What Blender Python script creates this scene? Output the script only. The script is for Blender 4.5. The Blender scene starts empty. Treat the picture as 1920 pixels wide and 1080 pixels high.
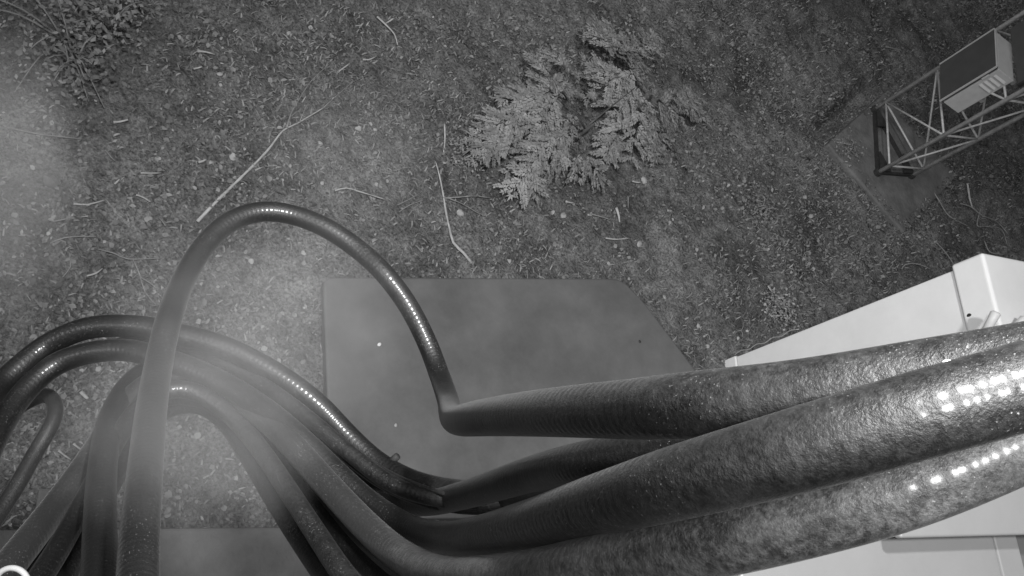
import bpy, math, random
import numpy as np
from mathutils import Vector, Matrix

# ------------------------------------------------------------------ camera, world, light
S = bpy.context.scene
COL = S.collection
F, NAD, H = 1500.0, (200.0, 1140.0), 3.6          # focal length in photo pixels, image of the plumb line, camera height
cam_d = bpy.data.cameras.new('camera')
cam_d.sensor_width = 36.0
cam_d.lens = 36.0 * F / 1920.0
cam_d.clip_start, cam_d.clip_end = 0.02, 400.0
cam = bpy.data.objects.new('camera', cam_d)
COL.objects.link(cam)
up_c = -np.array([NAD[0] - 960, -(NAD[1] - 540), -F])
up_c /= np.linalg.norm(up_c)
fwd_c = np.array([0, 0, -1.0])
y_c = fwd_c - (fwd_c @ up_c) * up_c
y_c /= np.linalg.norm(y_c)
x_c = np.cross(y_c, up_c)
R = np.array([x_c, y_c, up_c])
C = np.array([0, 0, H])
M4 = Matrix.Identity(4)
for i in range(3):
    for j in range(3):
        M4[i][j] = R[i][j]
M4.translation = Vector(C)
cam.matrix_world = M4
S.camera = cam

w = bpy.data.worlds.new('World')
S.world = w
w.use_nodes = True
nt = w.node_tree
bg = nt.nodes['Background']
sky = nt.nodes.new('ShaderNodeTexSky')
sky.sky_type = 'NISHITA'
sky.sun_disc = False
sun_dir = R @ np.array([(1750 - 960) / F, -(790 - 540) / F, -1.0])      # the soft dawn light comes from behind the camera
sun_dir /= np.linalg.norm(sun_dir)
sky.sun_elevation = math.asin(-sun_dir[2])
sky.sun_rotation = math.atan2(-sun_dir[0], -sun_dir[1])
bw = nt.nodes.new('ShaderNodeRGBToBW')             # monochrome night-vision picture
nt.links.new(sky.outputs[0], bw.inputs[0])
nt.links.new(bw.outputs[0], bg.inputs[0])
bg.inputs[1].default_value = 0.06

sun_d = bpy.data.lights.new('sun', 'SUN')
sun_d.energy = 0.45
sun_d.angle = math.radians(22)
sun = bpy.data.objects.new('sun', sun_d)
COL.objects.link(sun)
sun.rotation_euler = Vector(sun_dir).to_track_quat('-Z', 'Y').to_euler()

# the camera's infrared floodlight, mounted on the mast just above and beside the lens
lamp_d = bpy.data.lights.new('infrared_lamp', 'SPOT')
lamp_d.energy = 165
lamp_d.spot_size = math.radians(140)
lamp_d.spot_blend = 1.0
lamp_d.shadow_soft_size = 0.035
lamp = bpy.data.objects.new('infrared_lamp', lamp_d)
COL.objects.link(lamp)
lp = C + R @ np.array([0.30, 0.45, 0.14])
lamp.location = lp

S.view_settings.view_transform = 'Standard'
S.view_settings.look = 'None'
S.view_settings.exposure = 0.0
S.view_settings.gamma = 1.0
S.render.engine = 'CYCLES'
S.cycles.max_bounces = 6
S.cycles.volume_bounces = 0


def ray(x, y):
    return R @ np.array([(x - 960) / F, -(y - 540) / F, -1.0])


def G(x, y, z=0.0):                                # photo pixel -> point on the level z
    r = ray(x, y)
    return C + r * ((z - H) / r[2])


def P(x, y, d):                                    # photo pixel -> point at depth d
    return C + ray(x, y) * d


def aim(o, target):
    o.rotation_euler = (Vector(target) - Vector(o.location)).to_track_quat('-Z', 'Y').to_euler()


aim(lamp, G(880, 470))
# infrared floodlight on the mast behind and above the camera: it lights the ground and fades with distance
flood_d = bpy.data.lights.new('infrared_floodlight', 'SPOT')
flood_d.energy = 880
flood_d.spot_size = math.radians(58)
flood_d.spot_blend = .85
flood_d.shadow_soft_size = 0.16
flood = bpy.data.objects.new('infrared_floodlight', flood_d)
COL.objects.link(flood)
flood.location = C + R @ np.array([1.0, 0.85, 2.2])
aim(flood, G(1050, 540))

rng = np.random.default_rng(7)
random.seed(7)


# ------------------------------------------------------------------ noise and ground height
class VNoise:
    def __init__(self, seed):
        self.t = np.random.default_rng(seed).random((256, 256))

    def __call__(self, x, y):
        xi, yi = np.floor(x).astype(int), np.floor(y).astype(int)
        fx, fy = x - xi, y - yi
        fx, fy = fx * fx * (3 - 2 * fx), fy * fy * (3 - 2 * fy)
        t = self.t
        a, b = t[xi & 255, yi & 255], t[(xi + 1) & 255, yi & 255]
        c, d = t[xi & 255, (yi + 1) & 255], t[(xi + 1) & 255, (yi + 1) & 255]
        return (a * (1 - fx) + b * fx) * (1 - fy) + (c * (1 - fx) + d * fx) * fy


vn = VNoise(3)
vn2 = VNoise(11)


def fbm(x, y, s, o=4, n=vn):
    r, a, tot = 0, 1.0, 0
    for k in range(o):
        r = r + a * n(x * s + 17.3 * k, y * s - 9.1 * k)
        tot += a
        a *= .55
        s *= 2.1
    return r / tot


def hgt(x, y):
    x, y = np.asarray(x, float), np.asarray(y, float)
    ditch = .16 * np.exp(-((x - .52) / .07) ** 2) * np.clip((y - 5.25) / .15, 0, 1) * np.clip((6.25 - y) / .2, 0, 1)
    return -ditch + (fbm(x, y, .8, 3) - .5) * .10 + (fbm(x, y, 6., 2, vn2) - .5) * .04 + (fbm(x, y, 19., 2, vn) - .5) * .045


def on_ground(px, py, dz=0.0):
    p = G(px, py, 0)
    for _ in range(3):
        p = G(px, py, float(hgt(p[0], p[1])) + dz)
    return p


# ------------------------------------------------------------------ materials (all grey: the camera is monochrome)
def mat(name, base, rough=.8, var=.0, scale=8., spec=.3, bump=0., bscale=40., metal=0., coord='Object', tone=None):
    m = bpy.data.materials.new(name)
    m.use_nodes = True
    t = m.node_tree
    b = t.nodes['Principled BSDF']
    b.inputs['Roughness'].default_value = rough
    b.inputs['Metallic'].default_value = metal
    b.inputs['Specular IOR Level'].default_value = spec
    tc = t.nodes.new('ShaderNodeTexCoord')
    b.inputs['Base Color'].default_value = (base, base, base, 1)
    if var > 0:
        n = t.nodes.new('ShaderNodeTexNoise')
        n.inputs['Scale'].default_value = scale
        n.inputs['Detail'].default_value = 6
        n.inputs['Roughness'].default_value = .65
        t.links.new(tc.outputs[coord], n.inputs['Vector'])
        r = t.nodes.new('ShaderNodeMapRange')
        r.inputs[1].default_value, r.inputs[2].default_value = .3, .7
        r.inputs[3].default_value, r.inputs[4].default_value = base * (1 - var), base * (1 + var)
        t.links.new(n.outputs['Fac'], r.inputs[0])
        out = r.outputs[0]
        if tone:
            a = t.nodes.new('ShaderNodeAttribute')
            a.attribute_name = 'tone'
            mu = t.nodes.new('ShaderNodeMath')
            mu.operation = 'MULTIPLY'
            t.links.new(out, mu.inputs[0])
            t.links.new(a.outputs['Fac'], mu.inputs[1])
            out = mu.outputs[0]
        t.links.new(out, b.inputs['Base Color'])
    if bump > 0:
        n2 = t.nodes.new('ShaderNodeTexNoise')
        n2.inputs['Scale'].default_value = bscale
        n2.inputs['Detail'].default_value = 4
        t.links.new(tc.outputs[coord], n2.inputs['Vector'])
        bp = t.nodes.new('ShaderNodeBump')
        bp.inputs['Strength'].default_value = bump
        bp.inputs['Distance'].default_value = .01
        t.links.new(n2.outputs['Fac'], bp.inputs['Height'])
        t.links.new(bp.outputs[0], b.inputs['Normal'])
    return m


def math_node(t, op, a=None, b=None, c=None):
    n = t.nodes.new('ShaderNodeMath')
    n.operation = op
    for i, v in enumerate((a, b, c)):
        if v is None:
            continue
        if hasattr(v, 'links'):
            t.links.new(v, n.inputs[i])
        else:
            n.inputs[i].default_value = v
    return n.outputs[0]


def cable_mat(name, base, pitch, dust, rough=.27, rib=1.0, sheen=.04):
    """black corrugated coax jacket: ribs along the length as fine relief, dust, dried droplets and painted glints as colour"""
    m = bpy.data.materials.new(name)
    m.use_nodes = True
    t = m.node_tree
    b = t.nodes['Principled BSDF']
    uv = t.nodes.new('ShaderNodeUVMap')
    uv.uv_map = 'UVMap'
    sep = t.nodes.new('ShaderNodeSeparateXYZ')
    t.links.new(uv.outputs[0], sep.inputs[0])
    tc = t.nodes.new('ShaderNodeTexCoord')
    ob = tc.outputs['Object']

    def noise(s, d=5, r=.6):
        n = t.nodes.new('ShaderNodeTexNoise')
        n.inputs['Scale'].default_value = s
        n.inputs['Detail'].default_value = d
        n.inputs['Roughness'].default_value = r
        t.links.new(ob, n.inputs['Vector'])
        return n.outputs['Fac']

    n1, n2, n3 = noise(95, 6, .8), noise(320, 4, .75), noise(16, 4)
    # dust coverage
    d = math_node(t, 'MULTIPLY', n1, n2)
    d = math_node(t, 'ADD', d, math_node(t, 'MULTIPLY', n3, .35))
    mr = t.nodes.new('ShaderNodeMapRange')
    mr.inputs[1].default_value, mr.inputs[2].default_value = .32, .62
    mr.inputs[3].default_value, mr.inputs[4].default_value = base, base + dust
    fade = t.nodes.new('ShaderNodeMapRange')           # palest at the cable's first end, darker further along
    fade.inputs[1].default_value, fade.inputs[2].default_value = .45, .80
    fade.inputs[3].default_value, fade.inputs[4].default_value = 1.0, .62
    t.links.new(sep.outputs[1], fade.inputs[0])
    d = math_node(t, 'MULTIPLY', d, fade.outputs[0])
    t.links.new(d, mr.inputs[0])
    # fine pale grit, with glints painted into the colour as flecks
    n4 = noise(800, 2, .5)
    sp = t.nodes.new('ShaderNodeMapRange')
    sp.inputs[1].default_value, sp.inputs[2].default_value = .66, .74
    t.links.new(n4, sp.inputs[0])
    patch = t.nodes.new('ShaderNodeMapRange')
    patch.inputs[1].default_value, patch.inputs[2].default_value = .42, .62
    t.links.new(noise(26, 3), patch.inputs[0])
    sp = math_node(t, 'MULTIPLY', sp.outputs[0], patch.outputs[0])
    col = math_node(t, 'ADD', mr.outputs[0], math_node(t, 'MULTIPLY', sp, .22))
    t.links.new(col, b.inputs['Base Color'])
    b.inputs['Roughness'].default_value = .5
    b.inputs['Specular IOR Level'].default_value = .42
    b.inputs['Sheen Weight'].default_value = sheen
    b.inputs['Sheen Roughness'].default_value = .35
    # ribs (v is metres along the cable) shape the glossy skin, grit roughens the jacket below it
    s = math_node(t, 'SINE', math_node(t, 'MULTIPLY', sep.outputs[1], 2 * math.pi / pitch))
    rb = math_node(t, 'MULTIPLY', s, .00011 * rib)

    def bump(h):
        bp = t.nodes.new('ShaderNodeBump')
        bp.inputs['Strength'].default_value = 1.0
        bp.inputs['Distance'].default_value = 1.0
        t.links.new(h, bp.inputs['Height'])
        return bp.outputs[0]

    grit = math_node(t, 'ADD', math_node(t, 'MULTIPLY', n2, .0005), math_node(t, 'MULTIPLY', n4, .00030))
    grit = math_node(t, 'ADD', grit, math_node(t, 'MULTIPLY', n1, .0004))
    t.links.new(bump(math_node(t, 'ADD', grit, math_node(t, 'MULTIPLY', rb, .35))), b.inputs['Normal'])
    b.inputs['Coat Roughness'].default_value = rough - .08
    cw = t.nodes.new('ShaderNodeMapRange')
    cw.inputs[1].default_value, cw.inputs[2].default_value = .3, .7
    cw.inputs[3].default_value, cw.inputs[4].default_value = .55, .15
    t.links.new(n1, cw.inputs[0])
    t.links.new(cw.outputs[0], b.inputs['Coat Weight'])
    t.links.new(bump(math_node(t, 'ADD', rb, math_node(t, 'MULTIPLY', n2, .00005))), b.inputs['Coat Normal'])
    return m


M = {}
M['cable'] = cable_mat('coax_jacket', .004, .0066, .036)
M['cable_dark'] = cable_mat('clean_coax_jacket', .003, .0066, .02, .26, 1.0, .015)
M['cable_dusty'] = cable_mat('dusty_coax_jacket', .018, .0075, .12, .30, 1.0, .06)
M['thin_cable'] = cable_mat('thin_cable_jacket', .008, .004, .015, .4, .3)
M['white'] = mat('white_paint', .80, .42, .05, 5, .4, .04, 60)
M['white_box'] = mat('pale_enclosure_paint', .15, .45, .05, 9, .4, .04, 60)
M['steel'] = mat('bright_steel', .55, .25, .15, 40, .5, .05, 60, 1.0)
M['dark_screw'] = mat('dark_screw', .12, .35, .1, 60, .5, 0, 1, .8)
M['galv'] = mat('galvanised_steel', .5, .5, .25, 30, .4, .1, 90, .1)
M['dark_iron'] = mat('dark_iron', .035, .7, .3, 25, .3, .1, 60)
M['cab_grey'] = mat('grey_cabinet_paint', .5, .5, .10, 14, .4, .05, 50)
M['cab_door'] = mat('dark_grey_door_paint', .075, .6, .12, 10, .3, .05, 50)
M['end_grey'] = mat('grey_end_paint', .08, .5, .08, 9, .3, .04, 60)
M['louver'] = mat('pale_louver_paint', .6, .45, .05, 14, .4)
M['concrete'] = mat('concrete', .15, .9, .35, 6, .2, .45, 45)
M['smooth'] = mat('smooth_grey_slab', .128, .72, .26, 3.0, .3, .05, 200)
M['paver'] = mat('paver_concrete', .14, .9, .2, 6, .2, .3, 70)
M['bark'] = mat('cedar_bark', .10, .95, .55, 16, .1, .9, 22)
for _n in list(M['bark'].node_tree.nodes):          # bark runs in long fibres up the trunk
    if _n.type == 'TEX_NOISE':
        _mp = M['bark'].node_tree.nodes.new('ShaderNodeMapping')
        _mp.inputs['Scale'].default_value = (1, 1, .12)
        _src = _n.inputs['Vector'].links[0].from_socket
        M['bark'].node_tree.links.new(_src, _mp.inputs['Vector'])
        M['bark'].node_tree.links.new(_mp.outputs[0], _n.inputs['Vector'])
M['needle'] = mat('cedar_foliage', .25, .7, .22, 5, .2, tone=True)
M['leaf'] = mat('shrub_leaf', .25, .7, .25, 6, .25, tone=True)
M['litter'] = mat('leaf_litter', .22, .8, .25, 20, .2, tone=True)
M['grass'] = mat('grass_blade', .22, .75, .25, 3, .2, tone=True)
M['wood'] = mat('bare_wood', .42, .8, .35, 22, .2, .3, 90)
M['wood_dull'] = mat('dull_wood', .24, .85, .35, 22, .2, .3, 90)
M['stone'] = mat('pale_stone', .38, .85, .2, 25, .2, .3, 60)
M['ring'] = mat('pale_plastic', .34, .5, .08, 20, .4)


def ground_mat():
    m = bpy.data.materials.new('soil_and_moss')
    m.use_nodes = True
    t = m.node_tree
    b = t.nodes['Principled BSDF']
    b.inputs['Roughness'].default_value = .95
    b.inputs['Specular IOR Level'].default_value = .1
    tc = t.nodes.new('ShaderNodeTexCoord')

    def noise(s, d, r):
        n = t.nodes.new('ShaderNodeTexNoise')
        n.inputs['Scale'].default_value = s
        n.inputs['Detail'].default_value = d
        n.inputs['Roughness'].default_value = r
        t.links.new(tc.outputs['Object'], n.inputs['Vector'])
        return n.outputs['Fac']

    big, mid, fine = noise(1.7, 5, .6), noise(9, 6, .7), noise(70, 5, .75)

    def rmp(v, a, bb, lo, hi):
        r = t.nodes.new('ShaderNodeMapRange')
        r.inputs[1].default_value, r.inputs[2].default_value = a, bb
        r.inputs[3].default_value, r.inputs[4].default_value = lo, hi
        t.links.new(v, r.inputs[0])
        return r.outputs[0]

    c = math_node(t, 'MULTIPLY', rmp(big, .3, .7, .45, 1.5), rmp(mid, .3, .7, .55, 1.45))
    c = math_node(t, 'MULTIPLY', c, rmp(fine, .32, .68, .30, 1.75))
    c = math_node(t, 'MULTIPLY', c, .15)
    t.links.new(c, b.inputs['Base Color'])
    hh = math_node(t, 'ADD', math_node(t, 'MULTIPLY', mid, .03), math_node(t, 'MULTIPLY', fine, .012))
    bp = t.nodes.new('ShaderNodeBump')
    bp.inputs['Strength'].default_value = 1.0
    bp.inputs['Distance'].default_value = 1.0
    t.links.new(hh, bp.inputs['Height'])
    t.links.new(bp.outputs[0], b.inputs['Normal'])
    return m


M['ground'] = ground_mat()


# ------------------------------------------------------------------ mesh helpers
def link(name, me, material, parent=None, smooth=False):
    if material is not None and not me.materials:
        me.materials.append(material)
    if smooth:
        me.polygons.foreach_set('use_smooth', [True] * len(me.polygons))
    o = bpy.data.objects.new(name, me)
    COL.objects.link(o)
    if parent is not None:
        o.parent = parent
    return o


def mesh_obj(name, verts, faces, material, parent=None, smooth=False, origin=None):
    """verts in world space; origin = where the object sits (parents are unrotated empties)"""
    v = np.asarray(verts, float)
    if parent is not None:
        v = v - np.array(parent.location)
    elif origin is not None:
        v = v - np.asarray(origin)
    me = bpy.data.meshes.new(name)
    me.from_pydata([tuple(q) for q in v], [], faces)
    me.update()
    o = link(name, me, material, parent, smooth)
    if parent is None and origin is not None:
        o.location = Vector(origin)
    return o


def tag(o, label=None, cat=None, group=None, kind=None):
    for k, v in (('label', label), ('category', cat), ('group', group), ('kind', kind)):
        if v:
            o[k] = v
    return o


def thing(name, loc, label, cat, group=None):
    o = bpy.data.objects.new(name, None)
    o.empty_display_size = .1
    COL.objects.link(o)
    o.location = Vector(loc)
    return tag(o, label, cat, group)


def box_vf(o, a, b, c):
    """corner o and three edge vectors"""
    o, a, b, c = (np.asarray(q, float) for q in (o, a, b, c))
    v = [o, o + a, o + a + b, o + b, o + c, o + a + c, o + a + b + c, o + b + c]
    f = [(0, 3, 2, 1), (4, 5, 6, 7), (0, 1, 5, 4), (1, 2, 6, 5), (2, 3, 7, 6), (3, 0, 4, 7)]
    if np.dot(np.cross(a, b), c) < 0:
        f = [tuple(reversed(q)) for q in f]
    return v, f


def bevel(o, wdt, seg=2):
    md = o.modifiers.new('bevel', 'BEVEL')
    md.width = wdt
    md.segments = seg
    md.limit_method = 'ANGLE'
    return o


def box(name, o, a, b, c, material, parent=None, bev=0., origin=None):
    v, f = box_vf(o, a, b, c)
    ob = mesh_obj(name, v, f, material, parent, False, origin)
    if bev:
        bevel(ob, bev)
    return ob


def catmull(pts, step):
    p = np.asarray(pts, float)
    p = np.vstack([2 * p[0] - p[1], p, 2 * p[-1] - p[-2]])
    out = []
    for i in range(1, len(p) - 2):
        a, b, c, d = p[i - 1], p[i], p[i + 1], p[i + 2]
        n = max(2, int(np.linalg.norm((c - b)[:3]) / step))
        for k in range(n):
            t = k / n
            out.append(.5 * ((2 * b) + (c - a) * t + (2 * a - 5 * b + 4 * c - d) * t * t + (3 * b - a - 3 * c + d) * t ** 3))
    out.append(p[-2])
    return np.array(out)


def tube_mesh(name, pts, rad, sides=10, cap=True):
    """pts Nx3, rad scalar or N; UV v in metres"""
    pts = np.asarray(pts, float)
    n = len(pts)
    rad = np.full(n, rad) if np.isscalar(rad) else np.asarray(rad)
    T = np.gradient(pts, axis=0)
    T /= np.linalg.norm(T, axis=1)[:, None] + 1e-12
    a = np.array([0, 0, 1.0]) if abs(T[0][2]) < .9 else np.array([1.0, 0, 0])
    N = np.cross(T[0], a)
    N /= np.linalg.norm(N)
    Ns = [N]
    for i in range(1, n):
        N = N - (N @ T[i]) * T[i]
        N /= np.linalg.norm(N)
        Ns.append(N)
    Ns = np.array(Ns)
    Bs = np.cross(T, Ns)
    th = np.linspace(0, 2 * np.pi, sides, endpoint=False)
    ring = Ns[:, None, :] * np.cos(th)[None, :, None] + Bs[:, None, :] * np.sin(th)[None, :, None]
    V = (pts[:, None, :] + ring * rad[:, None, None]).reshape(-1, 3)
    i, j = np.meshgrid(np.arange(n - 1), np.arange(sides), indexing='ij')
    j2 = (j + 1) % sides
    Fq = np.stack([i * sides + j, i * sides + j2, (i + 1) * sides + j2, (i + 1) * sides + j], -1).reshape(-1, 4)
    faces = [tuple(q) for q in Fq.tolist()]
    if cap:
        faces += [tuple(range(sides - 1, -1, -1)), tuple(range((n - 1) * sides, n * sides))]
    L = np.concatenate([[0], np.cumsum(np.linalg.norm(np.diff(pts, axis=0), axis=1))])
    return V, faces, L


def tube(name, pts, rad, material, sides=10, parent=None, uv=False, origin=None):
    V, faces, L = tube_mesh(name, pts, rad, sides)
    o = mesh_obj(name, V, faces, material, parent, True, origin)
    if uv:
        me = o.data
        n = len(L)
        idx = np.zeros(len(me.loops), int)
        me.loops.foreach_get('vertex_index', idx)
        uvl = me.uv_layers.new(name='UVMap')
        data = np.zeros((len(idx), 2))
        data[:, 1] = L[idx // sides]
        data[:, 0] = (idx % sides) / sides
        uvl.data.foreach_set('uv', data.ravel())
    return o


def big_mesh(name, V, faces_flat, per, material, tone=None):
    """many small equal faces as one mesh; per = corners per face; tone = one value per face"""
    me = bpy.data.meshes.new(name)
    V = np.asarray(V, np.float32)
    nf = len(faces_flat) // per
    me.vertices.add(len(V))
    me.vertices.foreach_set('co', V.ravel())
    me.loops.add(nf * per)
    me.loops.foreach_set('vertex_index', np.asarray(faces_flat, np.int32))
    me.polygons.add(nf)
    me.polygons.foreach_set('loop_start', np.arange(nf, dtype=np.int32) * per)
    me.update(calc_edges=True)
    if tone is not None:
        at = me.attributes.new('tone', 'FLOAT', 'FACE')
        at.data.foreach_set('value', np.asarray(tone, np.float32))
    me.validate()
    if material:
        me.materials.append(material)
    return me


# ------------------------------------------------------------------ ground sheet
def axis(lo, hi, step, far):
    core = np.arange(lo, hi + step / 2, step)
    k = np.geomspace(step * 2, far, 22)
    return np.concatenate([(lo - k)[::-1], core, hi + k])


gx, gy = axis(-2.9, 3.8, .019, 90), axis(-.6, 9.5, .019, 90)
GX, GY = np.meshgrid(gx, gy, indexing='ij')
GZ = hgt(GX, GY)
nx, ny = len(gx), len(gy)
i, j = np.meshgrid(np.arange(nx - 1), np.arange(ny - 1), indexing='ij')
fq = np.stack([i * ny + j, (i + 1) * ny + j, (i + 1) * ny + j + 1, i * ny + j + 1], -1).reshape(-1)
me = big_mesh('ground', np.stack([GX, GY, GZ], -1).reshape(-1, 3), fq, 4, M['ground'])
ground = link('ground', me, None, None, True)
tag(ground, 'mossy dark ground strewn with litter below the camera', 'ground', kind='structure')

A1, A2 = math.radians(49.5), math.radians(-40.5)
D1 = np.array([math.cos(A1), math.sin(A1), 0])      # along the building
D2 = np.array([math.cos(A2), math.sin(A2), 0])
UP = np.array([0, 0, 1.0])


# slab (clipped right-hand corner, rounded corners)
def rounded_poly(pts, rad, seg=5):
    out = []
    n = len(pts)
    for k in range(n):
        p0, p, p1 = (np.asarray(pts[(k + q) % n], float) for q in (-1, 0, 1))
        r = rad[k]
        a, b = p0 - p, p1 - p
        a /= np.linalg.norm(a)
        b /= np.linalg.norm(b)
        if r == 0:
            out.append(p)
            continue
        for s in range(seg + 1):
            t = s / seg
            out.append((p + a * r) * (1 - t) ** 2 + 2 * p * t * (1 - t) + (p + b * r) * t * t)
    return out


def prism(name, poly, z0, z1, material, parent=None, bev=0, origin=None):
    n = len(poly)
    v = [(p[0], p[1], z1) for p in poly] + [(p[0], p[1], z0) for p in poly]
    ar = sum(poly[k][0] * poly[(k + 1) % n][1] - poly[(k + 1) % n][0] * poly[k][1] for k in range(n))
    f = [tuple(range(n)), tuple(range(2 * n - 1, n - 1, -1))] + [(k, n + k, n + (k + 1) % n, (k + 1) % n) for k in range(n)]
    if ar < 0:
        f = [tuple(reversed(q)) for q in f]
    o = mesh_obj(name, v, f, material, parent, False, origin)
    if bev:
        bevel(o, bev, 3)
    return o


ZS = .06
sl = [G(606, 519, ZS)[:2], G(1166, 522, ZS)[:2], G(1210, 568, ZS)[:2], G(1460, 900, ZS)[:2], G(1500, 972, ZS)[:2], G(622, 972, ZS)[:2]]
slab_poly = rounded_poly(sl, [.05, .07, .07, .05, .0, .05])
slab = prism('landing_slab', slab_poly, -.25, ZS, M['smooth'], None, .012, origin=(*np.mean(sl, 0), 0))
tag(slab, 'smooth grey landing slab with a clipped corner under the looping cables', 'slab')


def in_poly(x, y, poly):
    x, y = np.asarray(x), np.asarray(y)
    r = np.zeros(x.shape, bool)
    n = len(poly)
    for k in range(n):
        (x0, y0), (x1, y1) = poly[k][:2], poly[(k + 1) % n][:2]
        c = ((y0 > y) != (y1 > y)) & (x < (x1 - x0) * (y - y0) / (y1 - y0 + 1e-12) + x0)
        r ^= c
    return r


# pavers beside the building, straight below the lens
pav = thing('paved_strip', G(300, 1060, 0), 'row of grey concrete pavers at the lower left, under the cables', 'paving')
po = G(286, 990, .07)
pv_polys = []
for (ia, ib, la, lb) in ((0, 0, .95, .55), (-1, 0, .40, .55), (-2, 0, .38, .55), (0, 1, .95, .5), (-1, 1, .40, .5), (-2, 1, .38, .5), (-1, -1, .26, .14)):
    off = {0: 0, -1: -.41, -2: -.80}[ia]
    q = po + D1 * off + D2 * ({0: 0, 1: .56, -1: -.15}[ib])
    if (ia, ib) == (-1, -1):
        q = q + D1 * .0
    zt = .06 + .012 * random.random()
    c = np.array([q[0], q[1], -.1])
    v, f = box_vf(c, D1 * (la), D2 * (lb), UP * (zt + .1))
    o = mesh_obj('paver', v, f, M['paver'], pav)
    bevel(o, .012, 2)
    pv_polys.append([c[:2], (c + D1 * la)[:2], (c + D1 * la + D2 * lb)[:2], (c + D2 * lb)[:2]])

# tower pad
pc = G(1552, 270, .05)
pad_poly = [pc[:2], pc[:2] + np.array([.02, 1.02]), pc[:2] + np.array([.90, 1.06]), pc[:2] + np.array([.86, .06])]
pad = prism('tower_pad', pad_poly, -.3, .05, M['concrete'], None, .015, origin=(pc[0], pc[1], 0))
tag(pad, 'low concrete pad carrying the lattice tower', 'concrete pad')
def shrink(poly, d):
    c = np.mean([p[:2] for p in poly], 0)
    return [c + (np.asarray(p[:2]) - c) * (1 - d / max(.05, np.linalg.norm(np.asarray(p[:2]) - c))) for p in poly]


obst = [shrink(slab_poly, .02), shrink(pad_poly, .10)] + pv_polys


# ------------------------------------------------------------------ ground cover (uncountable)
def view_area(n):
    """random ground points, denser near the camera's view"""
    x = rng.uniform(-3.6, 4.4, n)
    y = rng.uniform(-.9, 9.6, n)
    return x, y


def clear_of(x, y, polys):
    m = np.ones(len(x), bool)
    for p in polys:
        m &= ~in_poly(x, y, p)
    return m


def coarse_zone(x, y):
    """0..1: how much coarse leaf litter lies here (thick close to the wall on the left)"""
    c = G(110, 640)
    d = np.hypot((x - c[0]) / 1.0, (y - c[1]) / 1.1)
    return np.clip(1.35 - d, 0, 1)


def leaves(n, lo, hi, seed, prob, z0=.004, tilt=.5, tones=(.25, 1.9)):
    r = np.random.default_rng(seed)
    x, y = r.uniform(-3.6, 4.4, n), r.uniform(-.9, 9.6, n)
    k = clear_of(x, y, obst) & (r.random(n) < prob(x, y))
    x, y = x[k], y[k]
    n = len(x)
    L = lo + (hi - lo) * r.beta(1.1, 3.2, n) * 1.25
    W = L * r.uniform(.3, .95, n)
    th = r.uniform(0, 2 * np.pi, n)
    a = np.stack([np.cos(th), np.sin(th), r.normal(0, tilt, n)], -1)
    a /= np.linalg.norm(a, axis=1)[:, None]
    b = np.stack([-np.sin(th), np.cos(th), r.normal(0, tilt, n)], -1)
    b /= np.linalg.norm(b, axis=1)[:, None]
    zb = hgt(x, y)
    zb = np.where(in_poly(x, y, pad_poly), np.maximum(zb, .05), zb)
    c = np.stack([x, y, zb + z0 + L * .18], -1)
    cz = np.cross(a, b) * (L * .15)[:, None]
    a, b = a * L[:, None] / 2, b * W[:, None] / 2
    V = np.stack([c - a, c - a * .3 - b + cz, c + a * .35 - b * .9 + cz, c + a, c + a * .35 + b * .9 + cz, c - a * .3 + b + cz], 1).reshape(-1, 3)
    base = np.arange(n)[:, None] * 6
    Fc = np.concatenate([base + np.array([[0, 1, 2, 3]]), base + np.array([[0, 3, 4, 5]])], 1).reshape(-1)
    tone = np.exp(r.normal(np.log(.78), .30, n)).clip(*tones)
    return V, Fc, np.repeat(tone, 2)


def grass(n, lo, hi, seed, prob, tones=(.55, 1.5)):
    r = np.random.default_rng(seed)
    x, y = r.uniform(-3.6, 4.4, n), r.uniform(-.9, 9.6, n)
    k = clear_of(x, y, obst) & (r.random(n) < prob(x, y))
    x, y = x[k], y[k]
    n = len(x)
    L = r.uniform(lo, hi, n)
    th = r.uniform(0, 2 * np.pi, n)
    le = r.uniform(.4, 1.3, n)
    d = np.stack([np.cos(th) * np.sin(le), np.sin(th) * np.sin(le), np.cos(le)], -1)
    s = np.stack([-np.sin(th), np.cos(th), np.zeros(n)], -1) * r.uniform(.002, .005, n)[:, None]
    c = np.stack([x, y, hgt(x, y)], -1)
    m = c + d * (L * .55)[:, None]
    t = c + d * L[:, None] - np.array([0, 0, 1])[None] * (L * .25)[:, None]
    V = np.stack([c - s, c + s, m + s * .8, m - s * .8, t], 1).reshape(-1, 3)
    base = np.arange(n)[:, None] * 5
    Fc = np.concatenate([base + np.array([[0, 1, 2]]), base + np.array([[0, 2, 3]]), base + np.array([[3, 2, 4]])], 1).reshape(-1)
    tone = np.repeat(np.exp(r.uniform(np.log(tones[0]), np.log(tones[1]), n)), 3)
    return V, Fc, tone


V, Fc, tn = leaves(260000, .006, .036, 21, lambda x, y: np.clip(5 * fbm(x, y, 3.4, 3) - 2.0, .06, 1), tilt=.6, tones=(.25, 1.9))
o = link('leaf_litter', big_mesh('leaf_litter', V, Fc, 4, M['litter'], tn), None)
tag(o, 'small dry leaves and bits of litter over the ground', 'leaf litter', kind='stuff')
V, Fc, tn = leaves(42000, .016, .038, 22, lambda x, y: coarse_zone(x, y) * .9, tilt=.6, tones=(.35, 1.5))
o = link('ground_cover_leaves', big_mesh('ground_cover_leaves', V, Fc, 4, M['leaf'], tn), None)
tag(o, 'coarse low leafy ground cover beside the pavers', 'ground cover', kind='stuff')
V, Fc, tn = grass(170000, .016, .05, 23, lambda x, y: np.clip((fbm(x, y, .9, 3, vn2) - .25) * 1.8, .05, 1))
o = link('short_grass', big_mesh('short_grass', V, Fc, 3, M['grass'], tn), None)
tag(o, 'short thin grass and moss over the ground', 'grass', kind='stuff')

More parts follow.
